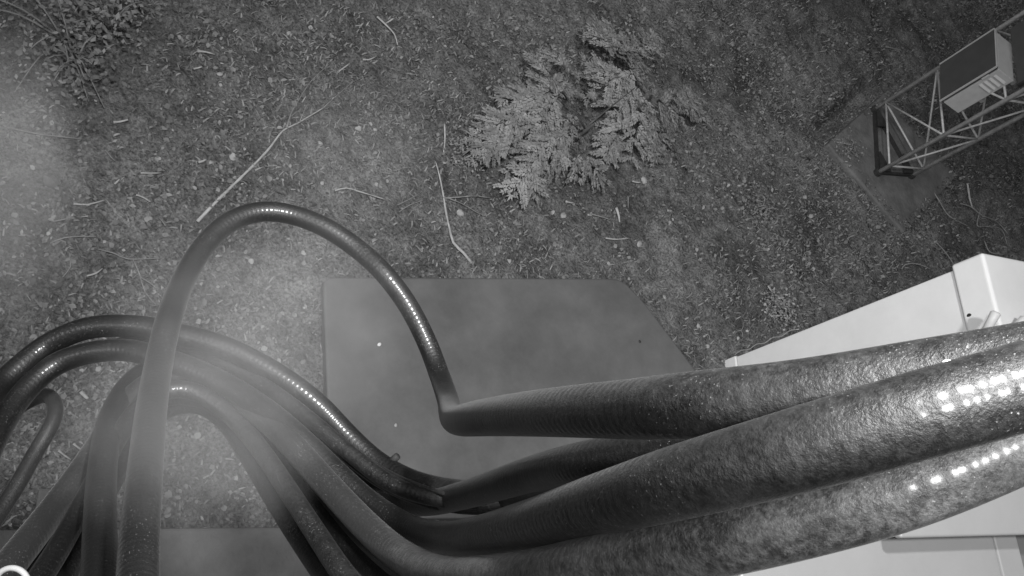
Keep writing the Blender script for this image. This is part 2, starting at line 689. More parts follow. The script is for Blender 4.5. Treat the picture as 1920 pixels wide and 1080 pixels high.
# ------------------------------------------------------------------ coax cables
DCO = .028


def cable(name, pts, label, material, D=DCO, cat='cable', sides=30):
    w3 = np.array([P(x, y, F * D / wd) for x, y, wd in pts])
    c = catmull(w3, .006)
    # light smoothing keeps the bend radius natural
    for _ in range(6):
        c[1:-1] = .25 * c[:-2] + .5 * c[1:-1] + .25 * c[2:]
    o = tube(name, c, D / 2, material, sides, None, True, origin=c[len(c) // 2])
    return tag(o, label, cat, 'black coaxial cables crossing the view')


cable('coaxial_cable', [(2500, 590, 160), (2200, 632, 158), (1920, 680, 152), (1700, 714, 146), (1500, 744, 140), (1300, 760, 128), (1180, 767, 112), (1100, 770, 101),
                        (1000, 775, 86), (925, 781, 73), (890, 785, 66), (866, 788, 59), (852, 786, 52), (845, 774, 45.5), (840, 750, 41.5), (823, 700, 38.8), (800, 640, 38), (765, 572, 38),
                        (720, 512, 38), (670, 466, 37.5), (610, 426, 37.5), (550, 403, 37.5), (490, 396, 38), (430, 416, 39), (380, 464, 40.5), (342, 530, 43),
                        (316, 600, 47), (298, 680, 50), (285, 760, 55), (275, 850, 61), (267, 940, 67), (261, 1020, 72), (258, 1100, 78), (256, 1250, 90), (254, 1500, 110)],
      'uppermost black coaxial cable, curling into the tall loop over the grey slab', M['cable'])
cable('coaxial_cable', [(2500, 560, 165), (2200, 640, 165), (1920, 724, 164), (1730, 776, 164), (1500, 843, 157), (1280, 902, 138), (1180, 930, 123), (1100, 952, 109), (1000, 981, 91),
                        (900, 1004, 74), (830, 1008, 60), (768, 992, 53), (705, 955, 50), (655, 913, 48.5), (585, 845, 47), (530, 795, 46), (470, 750, 44.5), (410, 714, 43.5),
                        (350, 688, 43), (290, 668, 42.5), (235, 656, 42), (178, 659, 42), (120, 675, 42), (83, 697, 42.5), (45, 735, 43.5), (12, 780, 45), (-25, 850, 48), (-80, 980, 54), (-140, 1150, 60)],
      'thick middle one of the three coaxial cables, lower arc at left', M['cable'])
cable('coaxial_cable', [(2500, 560, 150), (2200, 690, 150), (1920, 822, 150), (1700, 914, 150), (1500, 972, 146), (1350, 1010, 138), (1200, 1044, 122), (1100, 1063, 110), (1000, 1078, 95),
                        (900, 1084, 81), (845, 1081, 73), (790, 1064, 65), (740, 1034, 59), (690, 990, 55), (640, 938, 52), (590, 882, 49), (540, 826, 47), (490, 778, 45), (430, 737, 43),
                        (370, 710, 42), (310, 705, 42), (250, 742, 43), (200, 812, 45), (150, 888, 49), (95, 962, 53), (40, 1032, 58), (-30, 1120, 64), (-150, 1260, 72)],
      'lowest dusty grey coaxial cable lying along the white enclosure', M['cable_dusty'])
cable('coaxial_cable', [(1500, 800, 84), (1300, 850, 74), (1180, 886, 66), (1080, 908, 60), (1000, 922, 55), (920, 928, 50), (860, 923, 47), (800, 912, 45), (750, 893, 43.5), (700, 862, 42.5), (650, 815, 42), (600, 762, 42), (550, 722, 42),
                        (500, 690, 42), (440, 659, 42), (380, 638, 42), (320, 624, 42), (270, 613, 42), (194, 611, 42), (140, 622, 42), (83, 650, 42), (40, 685, 43), (0, 722, 44), (-50, 780, 47), (-130, 900, 52)],
      'black coaxial cable forming the upper arc at the left edge', M['cable_dark'])
cable('coaxial_cable', [(1700, 770, 125), (1450, 815, 108), (1250, 845, 94), (1100, 867, 81), (1000, 888, 67), (878, 926, 53.5), (800, 944, 46.5), (745, 942, 43), (700, 915, 41), (650, 872, 40), (600, 826, 39.5), (540, 777, 39),
                        (480, 736, 39), (420, 706, 39), (350, 688, 39), (285, 692, 40), (238, 728, 42), (207, 790, 46), (193, 870, 51), (188, 960, 57), (187, 1060, 64), (187, 1200, 74), (187, 1400, 88)],
      'short ribbed black coaxial cable between the upper two thick ones', M['cable_dark'])
cable('coaxial_cable', [(1100, 1180, 86), (900, 1150, 72), (780, 1118, 60), (700, 1062, 53), (640, 1000, 49), (580, 931, 46), (525, 866, 44), (480, 816, 42.5), (430, 772, 41.5), (370, 742, 41), (300, 744, 41),
                        (235, 790, 43), (175, 872, 46), (118, 965, 50), (60, 1060, 55), (-20, 1180, 62)],
      'black coaxial cable just below the dusty one at bottom centre', M['cable_dark'])
cable('coaxial_cable', [(900, 1300, 72), (740, 1200, 60), (640, 1110, 53), (575, 1022, 48), (517, 932, 45), (467, 848, 43), (422, 785, 41), (370, 755, 40), (305, 768, 40), (245, 838, 43), (188, 935, 47), (140, 1030, 51), (95, 1120, 56), (20, 1260, 64)],
      'black coaxial cable nearest the pavers, furthest below the dusty one', M['cable_dark'])
cable('coaxial_cable', [(860, 1290, 56), (760, 1200, 50), (655, 1090, 44), (596, 1005, 40), (542, 922, 37), (495, 852, 35), (450, 796, 33.5), (400, 752, 33), (340, 728, 33), (272, 752, 34), (217, 828, 36), (167, 925, 39), (112, 1025, 43), (45, 1130, 48)],
      'slimmer black coaxial cable squeezed between its neighbours at bottom centre', M['cable_dark'], .021)
cable('feed_cable', [(-60, 860, 26), (0, 795, 26.5), (40, 760, 27), (75, 742, 27), (98, 745, 27.5), (106, 772, 28), (92, 806, 28.5), (68, 845, 29), (35, 905, 30), (0, 960, 31), (-60, 1050, 33)],
      'thin black cable hooking downwards under the two arcs at left', M['thin_cable'], .0195, 'cable', 16)
cable('slim_cable', [(270, 668, 19.5), (330, 668, 20), (400, 690, 20.5), (470, 724, 21), (540, 768, 21.5), (600, 814, 22), (660, 864, 23), (720, 907, 24), (790, 937, 25), (870, 952, 25.5), (960, 950, 26), (1060, 935, 26.5), (1180, 905, 27)],
      'slim dark cable running under the upper arc towards the slab edge', M['cable_dark'], .0142, 'cable', 14)
cable('slim_cable', [(250, 705, 19.5), (300, 692, 20), (370, 706, 20.5), (440, 748, 21), (505, 808, 22), (560, 870, 23), (615, 938, 25), (670, 1003, 27), (730, 1058, 30), (800, 1105, 34), (900, 1150, 38)],
      'slim dark cable fanning down beside the dusty one', M['cable_dark'], .0142, 'cable', 14)
cable('slim_cable', [(200, 650, 25.5), (260, 641, 26), (330, 646, 26), (400, 668, 26.5), (470, 706, 27), (540, 754, 28), (600, 802, 29), (660, 853, 30), (720, 899, 31), (780, 926, 32), (860, 939, 33), (960, 936, 33.5), (1080, 915, 34)],
      'slim dark cable just below the upper arc, above the others of the fan', M['cable_dark'], .018, 'cable', 16)
cable('slim_cable', [(30, 1090, 35), (100, 980, 31), (165, 875, 28.5), (210, 790, 27), (250, 742, 26.5), (310, 724, 26.5), (370, 734, 27), (430, 777, 27.5), (478, 832, 28.5), (520, 892, 30), (562, 957, 31.5), (610, 1030, 33), (665, 1098, 36), (760, 1175, 40)],
      'slim dark cable dropping between its thicker neighbours at lower centre', M['cable_dark'], .018, 'cable', 16)
cable('thin_wire', [(480, 745, 7), (540, 778, 7.2), (600, 806, 7.5), (660, 840, 7.8), (720, 880, 8), (780, 908, 8.5), (860, 935, 9)],
      'thin dark wire running among the coaxial cables', M['thin_cable'], .0048, 'wire', 8)

# pale ring at the bottom left corner
rc = P(22, 1096, .56)
th = np.linspace(0, 2 * np.pi, 41)
rad = 31 / F * .56
ringp = np.array([rc + R @ np.array([math.cos(a) * rad, math.sin(a) * rad, 0]) for a in th[:-1]])
V, Fq, _ = tube_mesh('ring', np.vstack([ringp, ringp[:1]]), .0021, 8)
o = mesh_obj('cable_ring', V, Fq, M['ring'], None, True, origin=rc)
tag(o, 'pale plastic ring at the bottom left corner', 'ring')

# small clip on the upper cable, seen against the slab
clip = P(735, 864, F * .028 / 43)
tb = R @ np.array([.62, .55, .2])
o = tube('cable_clip', np.array([clip - tb * .004, clip + tb * .012]), .0045, M['dark_iron'], 8, None, False, origin=clip)
tag(o, 'tiny dark clip on the arc cable against the slab', 'clip')

# ------------------------------------------------------------------ tall white cabinet
E1a, E2a = math.radians(-42), math.radians(49.5)
E1 = np.array([math.cos(E1a), math.sin(E1a), 0])
E2 = np.array([math.cos(E2a), math.sin(E2a), 0])
wb = G(1356, 676, .0)
wb = np.array([wb[0], wb[1], 0.0])
wc = thing('white_cabinet', wb + E1 * .3 + E2 * .25, 'tall white metal cabinet standing behind the thick cables', 'cabinet')
WW, DD = .58, .5
box('body', wb + UP * .11 + E1 * .006 + E2 * .006, E1 * (WW - .012), E2 * (DD - .012), UP * 1.46, M['white'], wc, .006)
box('plinth', wb - UP * .05, E1 * WW, E2 * DD, UP * .155, M['white'], wc, .005)
lid = box('lid', wb + UP * 1.535 - E1 * .014 - E2 * .014, E1 * (WW + .028), E2 * (DD + .028), UP * .15, M['white'], wc, .014)
lid.modifiers['bevel'].segments = 4
# screw in the lid skirt
_r = ray(1819, 593)
sc_p = C + _r * (((wb - E2 * .014 - C) @ E2) / (_r @ E2))


def disc_stack(name, p, nrm, r, h, material, parent, sides=14):
    nrm = np.asarray(nrm) / np.linalg.norm(nrm)
    pts = np.array([p - nrm * .004, p + nrm * h * .6, p + nrm * h, p + nrm * h * 1.02])
    V, Fq, _ = tube_mesh(name, pts, np.array([r, r, r * .72, r * .1]), sides)
    return mesh_obj(name, V, Fq, material, parent, True)


disc_stack('screw', sc_p, -E2, .016, .006, M['dark_screw'], wc)
for a, b in ((G(1846, 626, 1.69), G(1867, 587, 1.745)), (G(1896, 622, 1.69), G(1922, 598, 1.74))):
    d = (b - a) / np.linalg.norm(b - a)
    ln = np.linalg.norm(b - a)
    V, Fq, _ = tube_mesh('latch', np.array([a, a + d * ln * .7, b, b + d * .006]), np.array([.017, .018, .02, .011]), 12)
    mesh_obj('latch', V, Fq, M['louver'], wc, True)
# earth wire clipped along the far edge
ew = [wb - E1 * .004 - E2 * .002 + UP * z + (E1 * -.012 if k % 2 else E1 * 0) for k, z in enumerate(np.linspace(.1, .62, 9))]
tube('earth_wire', catmull(ew, .02), .0028, M['ring'], 6, wc)

# ------------------------------------------------------------------ near white enclosure (bottom right)
Z1 = 2.86
na = G(1690, 1009, Z1)
nb = G(1920, 1003, Z1)
n1 = (nb - na) / np.linalg.norm(nb - na)
n2 = np.cross(n1, UP)                               # towards the bottom of the picture
ne = thing('white_enclosure', na + n1 * .2 - UP * .1, 'pale metal enclosure with a stepped cover in the bottom right corner', 'enclosure')
gap = .06
bz = Z1 - gap
b0 = G(1388, 1076, bz)
k2 = float((b0 - na) @ n2)
k1 = float((b0 - na) @ n1)
cover = box('cover', na - n2 * .17 - UP * .012, n1 * .9, n2 * .17, UP * .012, M['white_box'], ne, .004)
cover.modifiers['bevel'].segments = 4
bo = np.array([na[0], na[1], bz]) + n1 * k1 - n2 * .20
box('body', bo - UP * .22, n1 * (.262 - k1), n2 * .5, UP * .22, M['white_box'], ne, .004)
box('side_panel', bo + n1 * (.265 - k1) - UP * .22, n1 * .052, n2 * .5, UP * .2185, M['white_box'], ne, .003)
box('end_panel', bo + n1 * (.320 - k1) - UP * .22, n1 * .5, n2 * .5, UP * .19, M['end_grey'], ne, .003)
box('spacer', np.array([na[0], na[1], bz]) - n2 * .15 + n1 * .06 + UP * .0, n1 * .5, n2 * .10, UP * (gap - .013), M['dark_iron'], ne)

# ------------------------------------------------------------------ lattice tower
L1, L2, L3 = (np.append(G(x, y, .05)[:2], .05) for x, y in ((1637, 207), (1643, 325), (1706, 330)))
tw = thing('lattice_tower', (L1 + L2 + L3) / 3 * np.array([1, 1, 0]) + UP * .05, 'galvanised triangular lattice tower at the upper right', 'tower')
TH = 7.0
for q in (L1, L2, L3):
    tube('leg', np.array([q, q + UP * TH * .5, q + UP * TH]), .0155, M['galv'], 10, tw)
levels = np.arange(.12, TH, .45)


def rod(name, a, b, r=.0075, m='galv', sides=6):
    return tube(name, np.array([a, (a + b) / 2, b]), r, M[m], sides, tw)


for fi, (a, b) in enumerate(((L2, L3), (L3, L1), (L1, L2))):
    for k, z in enumerate(levels[:9]):
        rod('horizontal_brace', a + UP * z, b + UP * z, .008)
        rod('diagonal_brace', a + UP * z, b + UP * (z + .45), .0075)
for a, b in ((L1, L2), (L2, L3), (L3, L1)):
    d = (b - a) / np.linalg.norm(b - a)
    s = np.cross(d, UP)
    box('base_beam', a - s * .010 - d * .015 - UP * .01, d * (np.linalg.norm(b - a) + .03), s * .020, UP * .035, M['dark_iron'], tw)
cen = (L1 + L2 + L3) / 3
for q, r1, r2 in ((L1, L2, L3), (L2, L3, L1), (L3, L1, L2)):
    a, b = q + (r1 - q) * .30, q + (r2 - q) * .30
    n3 = np.array([q, a, b]) + UP * .046
    vv = np.vstack([n3, n3 - UP * .012])
    cr = np.cross(n3[1] - n3[0], n3[2] - n3[0])[2]
    ff = [(0, 1, 2), (5, 4, 3), (0, 3, 4, 1), (1, 4, 5, 2), (2, 5, 3, 0)]
    if cr < 0:
        ff = [tuple(reversed(z)) for z in ff]
    mesh_obj('gusset', vv, ff, M['dark_iron'], tw)
for q in (L1, L2, L3):
    V, Fq, _ = tube_mesh('foot', np.array([q - UP * .02, q + UP * .03, q + UP * .034]), np.array([.03, .03, .02]), 10)
    mesh_obj('foot_plate', V, Fq, M['dark_iron'], tw, False)

# louvred cabinet hung on the tower
U = np.array([math.cos(math.radians(26)), math.sin(math.radians(26)), 0])
Vv = np.array([math.cos(math.radians(121)), math.sin(math.radians(121)), 0])
k0 = G(1763.5, 188, .742)
cb = thing('tower_cabinet', k0 + UP * 0, 'grey louvred cabinet with a dark door, hung on the lattice tower', 'cabinet')
hh = .395
box('body', k0 + U * .03, U * .135, Vv * .33, UP * hh, M['cab_grey'], cb, .003)
door = box('door', k0 - U * .0 - Vv * .004 - UP * .004, U * .016, Vv * .338, UP * (hh + .008), M['cab_door'], cb, .002)
for (a, b) in ((k0 - UP * .006 - Vv * .006, UP * (hh + .012)), (k0 + Vv * .336 - UP * .006, UP * (hh + .012))):
    box('door_rim', a - U * .004, U * .01, Vv * .007, b, M['cab_grey'], cb)
box('door_rim', k0 - U * .004 + UP * (hh + .0055), U * .01, Vv * .33, UP * .007, M['cab_grey'], cb)
box('gasket', k0 + U * .0165 + Vv * .01 + UP * .01, U * .013, Vv * .31, UP * (hh - .02), M['dark_iron'], cb)
for k in range(4):
    z = hh * .60 + k * .034
    p0 = k0 + U * .052 - Vv * .010 + UP * z
    v = np.array([p0 + Vv * .012, p0 + U * .09 + Vv * .012, p0 + U * .09 + UP * .004, p0 + UP * .004,
                  p0 + Vv * .012 + UP * .022, p0 + U * .09 + Vv * .012 + UP * .022, p0 + U * .09 + UP * .008, p0 + UP * .008])
    mesh_obj('louver', v, [(0, 1, 2, 3), (4, 7, 6, 5), (3, 2, 6, 7), (0, 3, 7, 4), (1, 5, 6, 2), (0, 4, 5, 1)], M['louver'], cb)
box('latch', k0 + U * .018 - Vv * .008 + UP * (hh * .72), U * .01, Vv * .006, UP * .05, M['louver'], cb)
for z in (.08, .3):
    box('bracket', k0 + U * .165 + Vv * .12 + UP * z, U * .12, Vv * .03, UP * .03, M['galv'], cb)

# second enclosure higher on the tower
f1 = (L1 - L2) / np.linalg.norm(L1 - L2)
fo = np.array([-f1[1], f1[0], 0])
if fo @ (cen - L2) > 0:
    fo = -fo
q0 = L2 + UP * 1.13 + fo * .02
en = thing('tower_enclosure', q0, 'dark grey box higher up the tower at the right edge', 'enclosure')
box('body', q0 + f1 * .03, f1 * .46, fo * .02, UP * .8, M['cab_door'], en, .004)
box('frame', q0 + f1 * .012, f1 * .016, fo * .03, UP * .8, M['dark_iron'], en, .003)

# ------------------------------------------------------------------ cedar at the top of the picture
tb0 = on_ground(1075, 262)
tree = thing('cedar_tree', tb0, 'young cedar with flat pale leafy sprays, seen from above', 'tree')
tk = np.array([tb0 - UP * .1, tb0 + UP * .05, tb0 + UP * .12 + [.01, .01, 0], tb0 + UP * .2 + [.02, .02, 0]])
tube('trunk', tk, np.array([.035, .022, .015, .008]), M['bark'], 10, tree)


def spray(base, tip, width, seed, parent, name='leaf_spray', m='needle', unit=1.0):
    """one flat cedar spray: stem, side branchlets, leaf-sized fingers"""
    r = np.random.default_rng(seed)
    base, tip = np.asarray(base), np.asarray(tip)
    ax = tip - base
    L = np.linalg.norm(ax)
    ax /= L
    sd = np.cross(ax, UP)
    sd /= np.linalg.norm(sd) + 1e-9
    nm = np.cross(sd, ax)
    quads, tones = [], []

    def finger(p, d, ln, wd, tone):
        ln, wd = ln * unit, wd * unit
        s = np.cross(d, nm)
        s /= np.linalg.norm(s) + 1e-9
        n_ = np.cross(s, d)
        s = s * math.cos(.5) + n_ * r.normal(0, .18)
        q = [p, p + d * ln * .45 + s * wd * .5, p + d * ln, p + d * ln * .45 - s * wd * .5]
        quads.append(q)
        tones.append(tone)

    nb = int(L / (.026 * unit))
    for k in range(nb):
        t = (k + .5) / nb
        droop = -.16 * L * t * t
        p = base + ax * L * t + UP * droop + nm * r.normal(0, .006)
        prof = math.sin(min(1, t * 1.12 + .10) * math.pi) ** .7 if t < .93 else .35
        for sg in (-1, 1):
            bl = width * .5 * prof * r.uniform(.55, 1.15)
            if r.random() < .36:
                continue
            ang = math.radians(r.uniform(38, 62)) * sg
            d = ax * math.cos(ang) + sd * math.sin(ang) + nm * r.normal(0, .12) - UP * .12
            d /= np.linalg.norm(d)
            nf = max(2, int(bl / (.014 * unit)))
            tn_ = r.uniform(.75, 1.2)
            for f_ in range(nf):
                u = (f_ + .6) / nf
                pp = p + d * bl * u - UP * .10 * bl * u * u
                for s2 in (-1, 1):
                    a2 = math.radians(r.uniform(28, 55)) * s2
                    l_ = np.cross(nm, d)
                    d2 = d * math.cos(a2) + l_ * math.sin(a2) + nm * r.normal(0, .2)
                    d2 /= np.linalg.norm(d2)
                    finger(pp, d2, r.uniform(.024, .044) * (1.1 - .4 * u), r.uniform(.013, .021), tn_ * r.uniform(.8, 1.15))
            finger(p + d * bl * .9, d, .045, .013, tn_)
    finger(base + ax * L * .93 - UP * .15 * L, ax, .06, .014, 1.1)
    V = np.array(quads).reshape(-1, 3) - np.array(parent.location)
    n = len(quads)
    me = big_mesh(name, V, np.arange(n * 4), 4, M[m], tones)
    o = link(name, me, None, parent)
    return o


# (base pixel, base height, tip pixel, tip height, width)
SPR = [((1130, 90), 1.2, (1150, 35), 1.2, .34), ((1020, 130), .9, (1000, 95), .9, .24), ((1270, 190), .7, (1322, 178), .6, .22), ((985, 190), .6, (935, 180), .6, .26), ((960, 250), .4, (915, 262), .3, .24), ((1220, 240), .5, (1235, 295), .3, .28), ((1060, 130), 1.0, (1040, 85), 1.0, .26), ((1205, 90), 1.0, (1235, 60), 1.0, .28),
       ((1050, 190), .95, (1020, 100), .95, .34), ((1040, 200), .9, (955, 165), .75, .30), ((1060, 210), .9, (1075, 260), .6, .34), ((1035, 170), .9, (940, 205), .6, .36),
       ((1045, 180), .9, (1000, 260), .55, .42), ((1030, 230), .7, (920, 240), .45, .30), ((980, 240), .5, (885, 285), .25, .28), ((1040, 270), .6, (1060, 320), .35, .36),
       ((1020, 280), .5, (975, 330), .3, .32), ((990, 320), .4, (960, 365), .15, .30), ((1000, 320), .4, (1010, 370), .15, .26), ((1090, 290), .5, (1120, 335), .25, .28),
       ((1100, 300), .45, (1145, 340), .2, .24), ((1080, 290), .5, (1090, 335), .25, .24), ((1030, 150), 1.0, (1080, 165), .85, .26), ((960, 215), .5, (905, 225), .35, .22),
       ((1170, 150), 1.0, (1100, 110), .95, .30), ((1180, 140), 1.0, (1105, 175), .8, .30), ((1190, 170), .9, (1150, 225), .65, .34), ((1200, 200), .8, (1190, 290), .4, .40),
       ((1210, 200), .8, (1255, 285), .4, .34), ((1220, 180), .9, (1290, 215), .6, .34), ((1260, 180), .8, (1330, 200), .5, .28), ((1200, 180), .85, (1225, 250), .5, .34),
       ((1150, 110), 1.2, (1180, 60), 1.2, .40), ((1170, 100), 1.2, (1225, 90), 1.0, .34), ((1150, 90), 1.3, (1120, 45), 1.3, .34), ((1180, 130), 1.1, (1215, 130), .9, .34),
       ((1170, 230), .6, (1140, 285), .4, .30), ((1060, 240), .7, (1030, 300), .45, .38), ((1240, 210), .7, (1265, 240), .5, .26), ((1190, 130), 1.05, (1160, 170), .85, .30)]
for k, (b, bz_, t_, tz_, wd) in enumerate(SPR):
    bp_, tp_ = G(*b, .10 + .16 * bz_), G(*t_, .07 + .17 * tz_)
    spray(bp_, tp_, wd, 100 + k, tree, unit=.8)
    if k % 2:
        continue
    spray(bp_ + rng.normal(0, .05, 3), tp_ + rng.normal(0, .06, 3) - UP * .06, wd * .9, 300 + k, tree, unit=.8)
for k, (b, bz_) in enumerate((((1045, 185), .88), ((1190, 165), .93), ((1040, 260), .58))):
    e_ = G(*b, .09 + .16 * bz_)
    s_ = tb0 + UP * (.05 + .10 * bz_)
    mid_ = (s_ + e_) / 2 + UP * .03
    tube('branch', catmull([s_, mid_, e_], .06), np.linspace(.006, .003, len(catmull([s_, mid_, e_], .06))), M['bark'], 7, tree)


# ------------------------------------------------------------------ shrubs
def shrub(name, px, py, rad, hh_, n, seed, label, leaf=.05, tone=(.5, 1.3)):
    r = np.random.default_rng(seed)
    p0 = on_ground(px, py)
    t_ = thing(name, p0, label, 'shrub', 'low shrubs')
    V, tones = [], []
    ns = 9
    tips = []
    for s in range(ns):
        a = r.uniform(0, 2 * np.pi)
        d = rad * r.uniform(.3, 1)
        tip = p0 + np.array([math.cos(a) * d, math.sin(a) * d, hh_ * r.uniform(.5, 1)])
        c = catmull([p0, p0 * .5 + tip * .5 + UP * .06, tip], .05)
        tube('stem', c, np.linspace(.006, .002, len(c)), M['wood_dull'], 5, t_)
        tips.append((p0, tip))
    for k in range(n):
        a_, b_ = tips[r.integers(ns)]
        u = r.uniform(.25, 1.08)
        c = a_ * (1 - u) + b_ * u + r.normal(0, .045 + rad * .12, 3) * np.array([1, 1, .5])
        th_ = r.uniform(0, 2 * np.pi)
        a = np.array([math.cos(th_), math.sin(th_), r.normal(0, .35)])
        b = np.array([-math.sin(th_), math.cos(th_), r.normal(0, .35)])
        l_ = leaf * r.uniform(.6, 1.2)
        a, b = a * l_ / 2, b * l_ * .3
        V += [c - a, c - b, c + a, c + b]
        tones.append(r.uniform(*tone))
    me_ = big_mesh('foliage', np.array(V) - p0, np.arange(n * 4), 4, M['leaf'], tones)
    link('foliage', me_, None, t_)
    return t_


shrub('low_shrub', 120, 75, .42, .07, 190, 41, 'loose leafy shrub at the upper left corner', .022, (.9, 1.4))
shrub('low_shrub', 205, 55, .22, .3, 420, 42, 'small pale leafy sprig right of the corner shrub', .03, (.6, 1.2))
shrub('low_shrub', 140, 125, .25, .2, 260, 43, 'faint low sprig below the corner shrub', .03, (.4, .9))
shrub('low_plant', 1450, 575, .09, .06, 420, 44, 'pale star-shaped tuft of leaves beside the white cabinet', .02, (.9, 1.5))
shrub('low_plant', 1425, 395, .12, .06, 420, 45, 'pale low clump in the open grass left of the tower pad', .02, (.6, 1.1))
shrub('low_plant', 1585, 285, .12, .10, 420, 46, 'small leafy clump at the near corner of the tower pad', .02, (.7, 1.2))
shrub('low_plant', 890, 283, .16, .10, 420, 47, 'leafy sprig left of the cedar sprays', .02, (.7, 1.2))


# ------------------------------------------------------------------ fallen branches, twigs, stones
def twig(name, pts, wpx, label, m='wood', dz=.02, cat='twig', group='fallen twigs on the ground', parent=None, taper=.35):
    w3 = np.array([on_ground(x, y, dz + (z if z else 0)) for x, y, z in [(q + (0,))[:3] for q in pts]])
    c = catmull(w3, .03)
    zz = c[:, 2].copy()
    for _ in range(40):
        zz[1:-1] = .25 * zz[:-2] + .5 * zz[1:-1] + .25 * zz[2:]
    lin = np.linspace(zz[0], zz[-1], len(zz))
    c[:, 2] = lin + (zz - lin) * .5 + .004
    dist = np.linalg.norm(w3.mean(0) - C)
    r0 = wpx * .72 / F * dist / 2
    rr = np.linspace(r0, r0 * taper, len(c)) * (1 + .12 * rng.normal(0, 1, len(c)).clip(-1, 1))
    o = tube(name, c, rr, M[m], 7, parent, False, origin=None if parent else c[0])
    if not parent:
        tag(o, label, cat, group)
    return o


br = thing('fallen_branch', on_ground(370, 415), 'long pale fallen branch with a forked end above the cable loop', 'branch')
twig('stem', [(370, 416), (410, 372), (450, 335), (500, 285), (530, 246), (560, 228), (608, 202)], 8.5, '', parent=br)
twig('fork', [(538, 240), (545, 215), (565, 180), (585, 150), (620, 118)], 4, '', 'wood_dull', parent=br)
twig('fork', [(562, 228), (572, 205), (582, 188)], 3, '', 'wood_dull', parent=br)
twig('fork', [(606, 203), (640, 172), (668, 152), (700, 138)], 2.6, '', 'wood_dull', parent=br)
b2 = thing('fallen_branch', on_ground(884, 494), 'thin crooked fallen branch pointing at the slab, left of the cedar', 'branch')
twig('stem', [(884, 494), (868, 474), (850, 455), (843, 425), (838, 400), (832, 365), (824, 330), (816, 303)], 8, '', parent=b2)
twig('side_twig', [(834, 372), (860, 370), (890, 369), (922, 372)], 4.5, '', 'wood_dull', parent=b2)
twig('side_twig', [(840, 372), (870, 385), (892, 398), (915, 408)], 3, '', 'wood_dull', parent=b2)
TW = [([(833, 233), (834, 262), (831, 290)], 5.5, 'short straight pale stick above the crooked branch'),
      ([(628, 358), (650, 351), (672, 357), (720, 374)], 4.5, 'bent thin stick at the upper right of the cable loop'),
      ([(745, 385), (770, 371), (790, 361)], 3, 'faint curved twig left of the crooked branch, topmost of three'),
      ([(748, 398), (768, 385), (797, 375)], 3, 'faint curved twig left of the crooked branch, middle of three'),
      ([(765, 405), (778, 390), (795, 380)], 2.6, 'faint curved twig left of the crooked branch, lowest of three'),
      ([(1135, 447), (1155, 449), (1180, 447)], 4.5, 'slightly bowed pale stick below the cedar'),
      ([(1108, 402), (1130, 407), (1145, 413)], 4, 'thin stick ending at a pale bent leaf below the cedar'),
      ([(1155, 390), (1160, 405), (1161, 417)], 7, 'pale bent leaf stalk standing right below the cedar'),
      ([(1125, 286), (1140, 298), (1160, 315)], 8, 'pale bark strip lying among the cedar sprays'),
      ([(1060, 378), (1075, 381)], 6, 'short pale chip below the cedar, left of the bowed stick'),
      ([(1177, 368), (1177, 390)], 3.5, 'upright thin twig right below the cedar'),
      ([(1185, 340), (1200, 343)], 5, 'short pale chip right of the bark strip'),
      ([(213, 230), (226, 228), (240, 225)], 6.5, 'short thick pale stick alone at upper left'),
      ([(370, 97), (385, 99), (403, 103)], 5.5, 'short pale stick near the top, left of centre'),
      ([(363, 130), (378, 126)], 5, 'small chip just below the short stick near the top'),
      ([(138, 383), (165, 381), (195, 376)], 5, 'straight pale twig at far left, level with the branch foot'),
      ([(100, 416), (122, 411), (140, 405)], 3.5, 'faint twig below the straight pale twig at far left'),
      ([(255, 366), (268, 370), (282, 379)], 5, 'curved pale twig left of the fallen branch foot'),
      ([(215, 346), (224, 337)], 6, 'stubby chip above the straight twig at far left'),
      ([(264, 325), (285, 323), (302, 325)], 4.5, 'thin pale twig with a bright end, left of the fallen branch'),
      ([(163, 518), (180, 514), (192, 504)], 5, 'bright short twig above the arc cables'),
      ([(263, 520), (280, 532), (294, 541)], 4, 'thin diagonal twig just left of the loop cable'),
      ([(95, 456), (120, 446), (150, 445), (180, 444)], 3.5, 'long faint curved twig at the left above the arcs'),
      ([(118, 520), (132, 500), (130, 480)], 3.5, 'thin upright curved stem at the left above the arcs'),
      ([(185, 468), (215, 476), (240, 487), (300, 485)], 3.5, 'long thin twig lying towards the loop cable'),
      ([(250, 488), (262, 515), (272, 545), (292, 572)], 3.5, 'long thin twig running down to the loop cable'),
      ([(15, 240), (45, 246), (75, 252), (150, 261)], 4, 'long faint stick at the left edge'),
      ([(85, 121), (120, 125), (158, 126)], 4, 'faint stick below the corner shrub'),
      ([(198, 282), (208, 295), (215, 302)], 4, 'short dull twig at left, below the lone thick stick'),
      ([(707, 32), (725, 50), (738, 68), (745, 85)], 5, 'pale twig hanging in at the top edge, left of the cedar'),
      ([(738, 35), (722, 45)], 5, 'stub crossing the twig at the top edge'),
      ([(633, 136), (655, 120)], 5, 'short stick near the tip of the fallen branch'),
      ([(680, 112), (706, 106)], 5, 'faint short stick between the fallen branch and the top edge'),
      ([(1660, 88), (1685, 92), (1690, 95)], 3.5, 'short faint twig above the tower pad'),
      ([(1813, 345), (1818, 372), (1822, 388)], 5, 'short pale stem below the tower'),
      ([(300, 410), (310, 424)], 4, 'short dark-side twig under the loop cable top'),
      ([(1458, 452), (1440, 466), (1415, 472)], 3, 'thin curved twig in the open grass'),
      ([(152, 735), (165, 748)], 11, 'stout pale wood chip below the arc cables'),
      ([(138, 832), (152, 843)], 6, 'pale splinter beside the hooked thin cable, upper'),
      ([(110, 845), (133, 862)], 5, 'pale splinter beside the hooked thin cable, lower'),
      ([(1440, 536), (1448, 548)], 6, 'small pale chip against the white cabinet'),
      ([(372, 305), (386, 300)], 7, 'stubby chip left of the fallen branch middle')]
